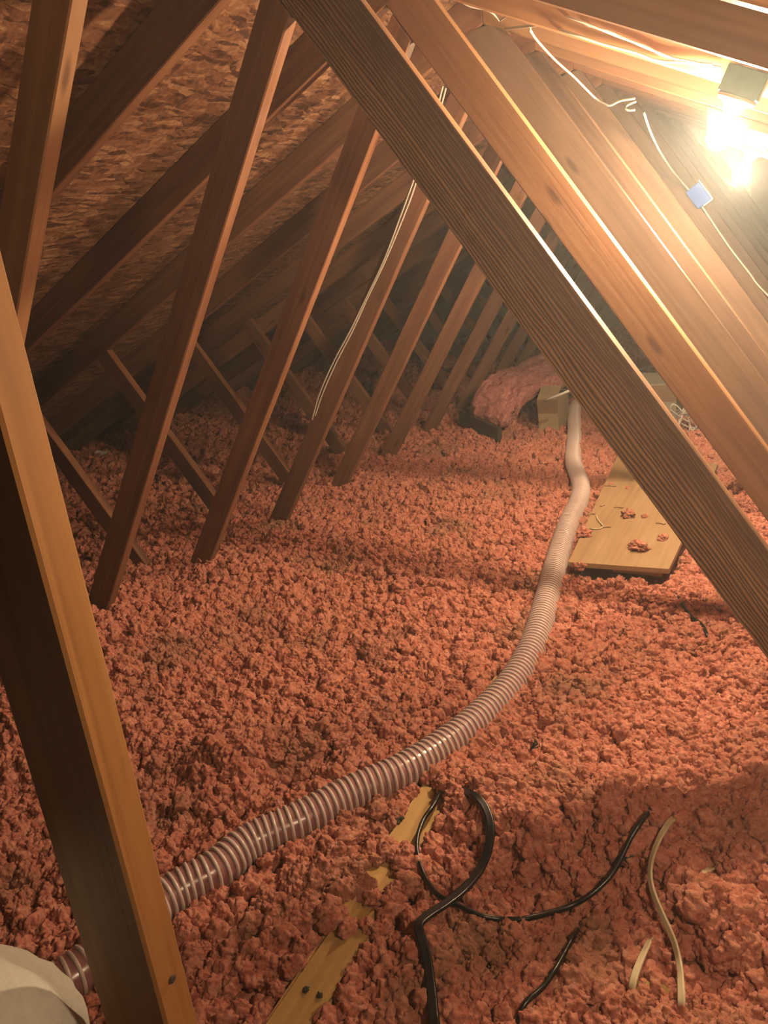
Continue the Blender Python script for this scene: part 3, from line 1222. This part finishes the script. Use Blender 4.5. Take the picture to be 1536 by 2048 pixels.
yr = Y(1) - 0.008
hang('white_cable', [(880, -40, 2.6), (918, -2, 2.6), (940, 12, 2.62), (966, 17, 2.64), (985, 25, 2.66), (1000, 41, 2.68)], 0.0042, M_WHITE, 'thick white cable sagging into the picture at the top edge')
hang('white_cable', [(1001, 41, 2.68), (1015, 32, 2.62), (1035, 27, 2.55), (1060, 25, 2.47), (1110, 27, 2.40), (1150, 38, yr), (1230, 70, yr), (1290, 92, yr), (1330, 112, yr), (1390, 125, yr), (1442, 136, yr)], 0.0034, M_WHITE, 'topmost white cable running along the rafter to the nearer bulb box')
hang('white_cable', [(1060, 60, 2.62), (1063, 48, 2.56), (1075, 37, 2.5), (1095, 34, 2.44), (1135, 42, 2.39), (1195, 55, yr), (1240, 72, yr), (1290, 94, yr), (1355, 120, yr)], 0.0034, M_WHITE, 'white cable bent in a hook at its left end below the topmost cable')
hang('white_cable', [(1010, 58, 2.6), (1045, 54, 2.5), (1090, 51, 2.40), (1140, 66, yr), (1200, 86, yr), (1270, 105, yr), (1315, 121, yr), (1370, 125, yr), (1425, 129, yr)], 0.0036, M_WHITE, 'lowest of the white cables fixed along the rafter face')
hang('white_cable', [(1444, 105, yr), (1470, 113, yr), (1500, 122, yr), (1530, 130, yr), (1560, 132, yr)], 0.0034, M_WHITE, 'white cable leaving over the nearer bulb box to the right')
hang('white_cable', [(1478, 134, yr - 0.02), (1500, 135, yr - 0.02), (1540, 138, yr - 0.02), (1570, 140, yr - 0.02)], 0.003, M_WHITE, 'short white cable entering the nearer bulb box from the right')
w3 = Y(3) - 0.012
hang('white_cable', [(1060, 60, 2.63), (1075, 82, 2.75), (1110, 120, 3.0), (1150, 156, 3.3), (1190, 196, w3), (1212, 209, w3), (1222, 211, w3), (1240, 202, w3), (1270, 197, w3)], 0.004, M_WHITE, 'white cable slanting down past the webs to a small hook')
hang('white_cable', [(1272, 203, w3 + 0.02), (1256, 210, w3 + 0.02), (1250, 217, w3 + 0.02), (1258, 221, w3 + 0.02), (1270, 220, w3 + 0.02)], 0.004, M_WHITE, 'small curled cable end beside the hook')
y5 = Y(5) - 0.01
hang('white_cable', [(1288, 226, w3 + 0.1), (1300, 262, 3.8), (1318, 300, 4.1), (1340, 335, 4.4), (1362, 362, 4.65), (1381, 384, y5)], 0.005, M_WHITE, 'white cable dropping in a slack curve to the blue box')
hang('white_cable', [(1402, 410, y5), (1424, 443, y5), (1460, 496, y5), (1500, 548, y5), (1514, 568, y5), (1545, 600, y5)], 0.005, M_WHITE, 'white cable running down the web below the blue box')
yw = Y(2) - 0.012
hang('white_wire', [(886, 172, yw), (872, 225, yw), (848, 300, yw), (824, 370, yw), (802, 430, yw), (768, 520, yw), (735, 590, yw), (700, 662, yw), (668, 722, yw), (640, 785, yw), (624, 840, yw)], 0.0035, M_WHITE, 'thin white wire strung along the left web, left one of the pair', 'wire')
hang('white_wire', [(892, 176, yw), (880, 220, yw), (856, 290, yw), (830, 372, yw), (808, 432, yw), (770, 523, yw), (738, 590, yw), (704, 664, yw), (674, 722, yw), (646, 785, yw), (630, 832, yw)], 0.0035, M_WHITE, 'thin white wire strung along the left web, right one of the pair', 'wire')

# ------------------------------------------------------------------ blue junction box
bc = on(1398, 391, 1, Y(5) - 0.03)
bb = empty('blue_electrical_box', bc)
tag(bb, 'small blue plastic electrical box with a white rim on a web edge', 'electrical box')
dwn = Vector((1, 0, -1.49)).normalized()
bmw = frame(bc, dwn, Vector((0, 1, 0)))


def bpart(name, bm, mat, smooth=False):
    o = obj(name, bm, mat, None, smooth)
    place(o, bb, bmw)
    return o


bm_ = box_bm(0.110, 0.05, 0.080, 0.004)
bpart('body', bm_, M_BLUE)
bm_ = lathe_bm([(0.010, -0.002), (0.018, -0.002), (0.018, 0.001), (0.010, 0.001)], 20)
bmesh.ops.rotate(bm_, cent=(0, 0, 0), matrix=Matrix.Rotation(math.radians(90), 3, 'X'), verts=bm_.verts)
bmesh.ops.translate(bm_, vec=(0, -0.0255, 0), verts=bm_.verts)
bpart('knockout_ring', bm_, M_BLUE)
zs = -1 if (bmw.to_3x3() @ Vector((0, 0, 1))).x < 0 else 1
bm_ = box_bm(0.122, 0.056, 0.007, 0.001)
bmesh.ops.translate(bm_, vec=(0, 0, zs * 0.0436), verts=bm_.verts)
bpart('rim', bm_, M_PORC)['label'] = 'white plastic rim'
bm_ = box_bm(0.008, 0.052, 0.050, 0.001)
bmesh.ops.translate(bm_, vec=(0.059, 0, zs * 0.016), verts=bm_.verts)
bpart('clamp', bm_, M_PORC)

# ------------------------------------------------------------------ things at the far end
def fluffy_slab(name, grid, th, mat, label, cat, sub=3, amp=0.02):
    nu, nv = len(grid), len(grid[0])
    bm = bmesh.new()
    vv = [[bm.verts.new(p) for p in row] for row in grid]
    for i in range(nu - 1):
        for j in range(nv - 1):
            bm.faces.new((vv[i][j], vv[i][j + 1], vv[i + 1][j + 1], vv[i + 1][j]))
    bmesh.ops.recalc_face_normals(bm, faces=bm.faces)
    o = obj(name, bm, mat)
    s = o.modifiers.new('s', 'SOLIDIFY')
    s.thickness = th
    s.offset = 0.0
    d = o.modifiers.new('d', 'SUBSURF')
    d.levels = d.render_levels = sub
    dg = bpy.context.evaluated_depsgraph_get()
    m2 = bpy.data.meshes.new_from_object(o.evaluated_get(dg))
    bpy.data.objects.remove(o)
    for v in m2.vertices:
        p = v.co
        n = mnoise.noise(p * 9) * amp + mnoise.noise(p * 26) * amp * 0.6 + mnoise.noise(p * 60) * amp * 0.3
        v.co = p + v.normal * n
    o = obj(name, m2, mat, None, True)
    tag(o, label, cat)
    return o


def gp(px, py, y):
    return on(px, py, 1, y)


grid = [[gp(936, 826, 4.85), gp(965, 842, 4.78), gp(1000, 858, 4.7), gp(1016, 846, 4.72)],
        [gp(952, 788, 4.92), gp(985, 800, 4.86), gp(1020, 816, 4.82), gp(1042, 806, 4.84)],
        [gp(974, 756, 5.02), gp(1010, 764, 4.98), gp(1050, 782, 4.92), gp(1072, 782, 4.94)],
        [gp(1000, 752, 5.2), gp(1040, 752, 5.16), gp(1090, 764, 5.1), gp(1130, 768, 5.06)],
        [gp(1050, 738, 5.4), gp(1085, 724, 5.4), gp(1125, 724, 5.36), gp(1180, 752, 5.3)],
        [gp(1085, 735, 5.7), gp(1110, 705, 5.7), gp(1150, 700, 5.65), gp(1205, 735, 5.6)]]
fluffy_slab('insulation_batt', grid, 0.10, M_BATT, 'thick pink wool batt draped over the boxes at the far end', 'insulation batt', 4, 0.022)
# dark board under the batt
a, b_ = gp(922, 838, 4.92), gp(1000, 876, 4.62)
db = obj('dark_plank', box_bm((b_ - a).length, 0.03, 0.10, 0.003), M_DARKB)
db.matrix_basis = frame((a + b_) / 2 + Vector((0, 0.0, 0.015)), b_ - a, Vector((0.5, 1, 0)))
tag(db, 'dark plank on edge under the left end of the pink batt', 'plank')


def carton(name, x0, x1, y0, y1, z0, z1, mat, label, flap):
    root = empty(name, ((x0 + x1) / 2, (y0 + y1) / 2, z0))
    tag(root, label, 'box')
    t = 0.006
    cx, cy, cz = (x0 + x1) / 2, (y0 + y1) / 2, (z0 + z1) / 2
    parts = [('side_panel', (x1 - x0, t, z1 - z0), (cx, y0, cz)), ('side_panel', (x1 - x0, t, z1 - z0), (cx, y1, cz)),
             ('side_panel', (t, y1 - y0 - t, z1 - z0), (x0 + t / 2, cy, cz)), ('side_panel', (t, y1 - y0 - t, z1 - z0), (x1 - t / 2, cy, cz)),
             ('bottom', (x1 - x0, y1 - y0, t), (cx, cy, z0))]
    for n, s, c in parts:
        o = obj(n, box_bm(*s), mat, root)
        o.location = Vector(c) - root.location
    # top flaps, nearly closed
    for i, (s, ang) in enumerate(((-1, flap[0]), (1, flap[1]))):
        fw_ = (y1 - y0) / 2
        bm = box_bm(x1 - x0, fw_, t * 0.7)
        bmesh.ops.translate(bm, vec=(0, -s * fw_ / 2, 0), verts=bm.verts)
        o = obj('flap', bm, mat, root)
        o.location = Vector((cx, y0 if s < 0 else y1, z1)) - root.location
        o.rotation_euler = (s * -math.radians(ang), 0, 0)
    o = obj('tape', box_bm(x1 - x0 + 0.002, 0.001, (z1 - z0) * 0.42), M_TAPE, root)
    o.location = Vector((cx, y0 - 0.0042, z1 - (z1 - z0) * 0.24)) - root.location
    return root


f1, f2 = on_wool(1077, 868), on_wool(1142, 868)
carton('cardboard_box', f1.x, f2.x - 0.08, f1.y + 0.02, f1.y + 0.28, 0.262, 0.47, M_CARD, 'tan cardboard box with a brown tape band, left of the hose end', (25, 12))
g1 = on_wool(1172, 868)
carton('cardboard_box', g1.x + 0.06, g1.x + 0.50, f1.y + 0.20, f1.y + 0.62, 0.262, 0.50, M_CARD2, 'grey-green cardboard box right behind the hose end', (8, 8))
wr = [gp(1089, 802, 4.56), gp(1142, 780, 4.56)]
o = obj('white_rod', sweep_bm([wr[0], (wr[0] + wr[1]) / 2, wr[1]], circle(0.008, 10)), M_PORC, None, True)
tag(o, 'straight white rod leaning under the edge of the pink batt', 'rod')
# tangle of old wire seen between the two big webs
tc_ = on(1368, 838, 1, 4.75)
for i, (lab, seed) in enumerate((('tangled grey wire coil lying between the boxes and the orange web', 3), ('loose pale wire loops on top of the tangled coil', 11))):
    rs = np.random.default_rng(seed)
    pts = []
    for q in range(16):
        pts.append(tc_ + Vector((rs.uniform(-0.09, 0.09) + 0.02 * (q % 3), rs.uniform(-0.05, 0.05), rs.uniform(-0.09, 0.10))))
    path, _ = resample(catmull(pts, 0.01), 0.008)
    o = obj('wire_tangle', sweep_bm(path, circle(0.004, 6)), M_WHITE if i else M_WIRE, None, True)
    tag(o, lab, 'wire')

# ------------------------------------------------------------------ scraps
def flake(name, px, py, sx, sy, rz, mat, label, cat, group=None, th=0.004, dz=0.02, tilt=(0.2, 0.1), seed=0, amp=0.25):
    bm = bmesh.new()
    rs = np.random.default_rng(seed)
    n = 14
    ring = []
    for i in range(n):
        a = 2 * math.pi * i / n
        r = 1 + rs.uniform(-amp, amp)
        ring.append((sx * r * math.cos(a), sy * r * math.sin(a)))
    A = [bm.verts.new((x, y, th / 2 + 0.15 * abs(x) * math.sin(3 * y / sy))) for x, y in ring]
    B = [bm.verts.new((x, y, -th / 2 + 0.15 * abs(x) * math.sin(3 * y / sy))) for x, y in ring]
    ca, cb = bm.verts.new((0, 0, th / 2)), bm.verts.new((0, 0, -th / 2))
    for i in range(n):
        j = (i + 1) % n
        bm.faces.new((ca, A[i], A[j]))
        bm.faces.new((cb, B[j], B[i]))
        bm.faces.new((A[i], B[i], B[j], A[j]))
    bmesh.ops.recalc_face_normals(bm, faces=bm.faces)
    o = obj(name, bm, mat)
    p = on_wool(px, py, dz)
    o.location = p
    o.rotation_euler = (tilt[0], tilt[1], rz)
    tag(o, label, cat, group)
    return o


def tuft(name, loc, r, mat, label, cat, group=None, seed=0, squash=0.65):
    bm = bmesh.new()
    bmesh.ops.create_icosphere(bm, subdivisions=4, radius=1.0)
    for v in bm.verts:
        p = v.co.copy()
        q = p * 1.5 + Vector((seed * 3.1, seed * 1.7, seed))
        k = 0.8 + 0.7 * mnoise.noise(q) + 0.35 * mnoise.noise(q * 3) + 0.15 * mnoise.noise(q * 8)
        v.co = Vector((p.x * k * r, p.y * k * r, p.z * k * r * squash))
    o = obj(name, bm, mat, None, True)
    o.location = loc
    tag(o, label, cat, group)
    return o


flake('wool_flake', 722, 1776, 0.030, 0.022, 0.6, M_FLUFF, 'broad flat pink flake standing up beside the yellow plank', 'wool flake', th=0.008, dz=0.03, tilt=(0.5, -0.4), seed=4)
flake('kraft_paper_scrap', 592, 1082, 0.030, 0.020, 0.3, M_KRAFT, 'yellow paper scrap in the wool by a left web foot', 'paper scrap', dz=0.015, tilt=(0.5, 0.2), seed=5)
flake('kraft_paper_scrap', 1290, 1978, 0.016, 0.012, 0.9, M_KRAFT, 'yellow paper scrap beside the short cream cable', 'paper scrap', dz=0.012, tilt=(0.6, 0.1), seed=6)
flake('kraft_paper_scrap', 1326, 1988, 0.012, 0.012, 0.2, M_KRAFT, 'yellow paper scrap touching the long cream cable', 'paper scrap', dz=0.012, tilt=(0.7, 0.1), seed=8)
flake('kraft_paper_scrap', 1048, 1248, 0.022, 0.030, -0.3, M_KRAFT, 'yellow paper scrap tucked under the left side of the hose', 'paper scrap', dz=0.012, tilt=(0.3, 0.5), seed=9)
flake('plastic_scrap', 215, 908, 0.085, 0.035, 0.4, M_WHITE, 'shiny white plastic scrap lying in the dark eave at the left', 'plastic scrap', dz=0.03, tilt=(0.3, 0.2), seed=10)
tuft('dark_debris_clump', on_wool(1075, 1497, 0.012), 0.019, M_DEBRIS, 'dark sooty clump on the wool below the hose bend', 'debris', seed=2, squash=0.8)
tuft('dark_debris_clump', on_wool(795, 1640, 0.014), 0.012, M_DEBRIS, 'dark speck of debris on the yellow plank', 'debris', seed=5)
for _i, (_x, _y, _l) in enumerate(((790, 1692, 'small dark speck on the yellow plank beside the black loop'), (640, 1990, 'dark speck near the near end of the yellow plank, right one'), (612, 1978, 'dark speck near the near end of the yellow plank, left one'))):
    tuft('dark_debris_clump', on(_x, _y, 2, 0.262), 0.006, M_DEBRIS, _l, 'debris', seed=40 + _i, squash=0.4)
tuft('dark_debris_clump', on_wool(1100, 1942, 0.01), 0.010, M_DEBRIS, 'small black clump beside the short black cable', 'debris', seed=7)
for i, (px, py, r, lab) in enumerate(((1258, 1028, 0.030, 'largest pink tuft lying in the middle of the plywood'), (1280, 1092, 0.040, 'wide dark pink tuft on the front edge of the plywood'),
                                      (1325, 1075, 0.020, 'pink tuft on the right part of the plywood, beside the ridged web'), (1290, 1032, 0.013, 'small pink tuft right of the largest tuft on the plywood'),
                                      (1222, 968, 0.012, 'small pink tuft near the far left of the plywood'), (1168, 1066, 0.030, 'pink tuft at the hose side of the plywood'),
                                      (1255, 975, 0.010, 'tiny pink tuft on the far part of the plywood'), (1160, 1132, 0.024, 'pink tuft at the plywood front corner by the hose'))):
    p = on(px, py, 2, 0.305 + r * 0.35)
    tuft('wool_tuft', p, r, M_FLUFF, lab, 'wool tuft', 'wool tufts on the plywood', seed=20 + i, squash=0.45 if i in (1,) else 0.7)
zt = 0.3085
pts = [on(x, y, 2, zt) for x, y in ((1193, 1032), (1196, 1040), (1203, 1048), (1206, 1053), (1199, 1057), (1188, 1058), (1180, 1056))]
path, _ = resample(catmull(pts, 0.005), 0.005)
tag(obj('wire_scrap', sweep_bm(path, circle(0.0028, 8)), M_CREAM, None, True), 'curled bit of pale wire on the plywood near the hose', 'wire')
for i, (x0, y0, x1, y1, lab) in enumerate(((1176, 1028, 1190, 1027, 'dark wood sliver on the plywood nearest the hose'), (1202, 1012, 1210, 1010, 'short sliver left of the tufts on the plywood'),
                                           (1228, 1014, 1246, 1015, 'sliver just behind the largest tuft'), (1206, 1054, 1222, 1053, 'sliver right of the curled wire'),
                                           (1312, 1045, 1330, 1048, 'sliver beside the ridged web on the plywood'), (1206, 971, 1232, 972, 'sliver farthest back on the plywood'))):
    pts = [on(x0, y0, 2, zt), on((x0 + x1) / 2, (y0 + y1) / 2 - 1, 2, zt), on(x1, y1, 2, zt)]
    tag(obj('wood_sliver', sweep_bm(pts, [(0.005, -0.0025), (0.005, 0.0015), (-0.005, 0.0025), (-0.005, -0.0025)]), M_PLY), lab, 'sliver', 'slivers on the plywood')
# long pale splinter in the wool
cable('wood_splinter', [(590, 1018, 0.0), (620, 1028, 0.004), (648, 1036, 0.0)], [(0.004, -0.002), (0.004, 0.002), (-0.004, 0.002), (-0.004, -0.002)], M_PALE, 'pale thin splinter lying behind the web with the white wires', 'splinter', dz=0.02)

# ------------------------------------------------------------------ person at the lower left edge (only a grey knee shows)
def person():
    J = {'pelvis': ((0.12, -0.52, 0.50), 0.135), 'chest': ((0.10, -0.42, 0.80), 0.15), 'neck': ((0.10, -0.37, 1.02), 0.06), 'head': ((0.10, -0.33, 1.16), 0.095),
         'hipR': ((0.24, -0.46, 0.48), 0.095), 'kneeR': ((0.525, 0.20, 0.735), 0.072), 'shinR': ((0.505, 0.10, 0.50), 0.058), 'ankR': ((0.49, 0.00, 0.32), 0.042), 'toeR': ((0.53, 0.14, 0.29), 0.036),
         'hipL': ((0.0, -0.46, 0.48), 0.095), 'kneeL': ((-0.10, 0.0, 0.72), 0.07), 'shinL': ((-0.10, -0.05, 0.48), 0.058), 'ankL': ((-0.10, -0.12, 0.31), 0.042), 'toeL': ((-0.10, 0.04, 0.28), 0.036),
         'shR': ((0.29, -0.40, 0.88), 0.062), 'elR': ((0.40, -0.22, 0.70), 0.05), 'wrR': ((0.37, -0.02, 0.78), 0.035), 'haR': ((0.36, 0.05, 0.80), 0.03),
         'shL': ((-0.09, -0.40, 0.88), 0.062), 'elL': ((-0.20, -0.22, 0.70), 0.05), 'wrL': ((-0.14, -0.04, 0.78), 0.035), 'haL': ((-0.12, 0.03, 0.79), 0.03)}
    E_ = ['pelvis chest', 'chest neck', 'neck head', 'pelvis hipR', 'hipR kneeR', 'kneeR kneeF', 'kneeF shinR', 'shinR ankR', 'ankR toeR', 'pelvis hipL', 'hipL kneeL', 'kneeL shinL', 'shinL ankL', 'ankL toeL',
          'chest shR', 'shR elR', 'elR wrR', 'wrR haR', 'chest shL', 'shL elL', 'elL wrL', 'wrL haL']
    J['kneeR'] = (tuple(CAM + ray(-70, 2020) * 0.86), 0.125)
    J['kneeF'] = (tuple(CAM + ray(-10, 2085) * 0.80), 0.125)
    J['shinR'] = ((0.50, 0.20, 0.56), 0.062)
    names = list(J)
    me = bpy.data.meshes.new('person')
    me.from_pydata([J[n][0] for n in names], [tuple(names.index(a) for a in e.split()) for e in E_], [])
    o = bpy.data.objects.new('person', me)
    link(o)
    sk = o.modifiers.new('skin', 'SKIN')
    sv = me.skin_vertices[0].data
    for i, n in enumerate(names):
        sv[i].radius = (J[n][1], J[n][1])
        sv[i].use_root = (n == 'pelvis')
    ss = o.modifiers.new('sub', 'SUBSURF')
    ss.levels = ss.render_levels = 3
    dg = bpy.context.evaluated_depsgraph_get()
    m2 = bpy.data.meshes.new_from_object(o.evaluated_get(dg))
    bpy.data.objects.remove(o)
    kn = Vector(J['kneeR'][0])
    for v in m2.vertices:
        p = v.co
        fold = math.exp(-((p - kn).length / 0.16) ** 2)
        v.co = p + v.normal * (0.006 * mnoise.noise(p * 14) + 0.0045 * fold * math.sin(p.x * 48 + p.z * 36))
    o = obj('person', m2, M_GREY, None, True)
    tag(o, 'person in light grey clothing crouching at the lower left, only a bent knee in view', 'person')
    return o


person()

# ------------------------------------------------------------------ dusty air
def haze():
    m = bpy.data.materials.new('dusty_air')
    m.use_nodes = True
    nt = m.node_tree
    nt.nodes.remove(nt.nodes['Principled BSDF'])
    v = nt.nodes.new('ShaderNodeVolumeScatter')
    v.inputs['Density'].default_value = 0.018
    v.inputs['Color'].default_value = (0.86, 0.95, 1, 1)
    v.inputs['Anisotropy'].default_value = 0.5
    nt.links.new(v.outputs[0], nt.nodes['Material Output'].inputs['Volume'])
    bm = bmesh.new()
    pts = [(-4.0, 0.01), (4.1, 0.01), (4.1, zr(4.1) + DV - 0.01), (RX, RZ + DV - 0.01), (-4.0, zl(-4.0) + DV - 0.01)]
    f = [bm.verts.new((x, Y_NEAR + 0.03, z)) for x, z in pts]
    g = [bm.verts.new((x, Y_FAR - 0.01, z)) for x, z in pts]
    bm.faces.new(f)
    bm.faces.new(g[::-1])
    for i in range(5):
        j = (i + 1) % 5
        bm.faces.new((f[j], f[i], g[i], g[j]))
    bmesh.ops.recalc_face_normals(bm, faces=bm.faces)
    o = obj('dusty_air', bm, m)
    tag(o, 'thin dusty haze filling the attic air', 'haze', kind='stuff')


haze()
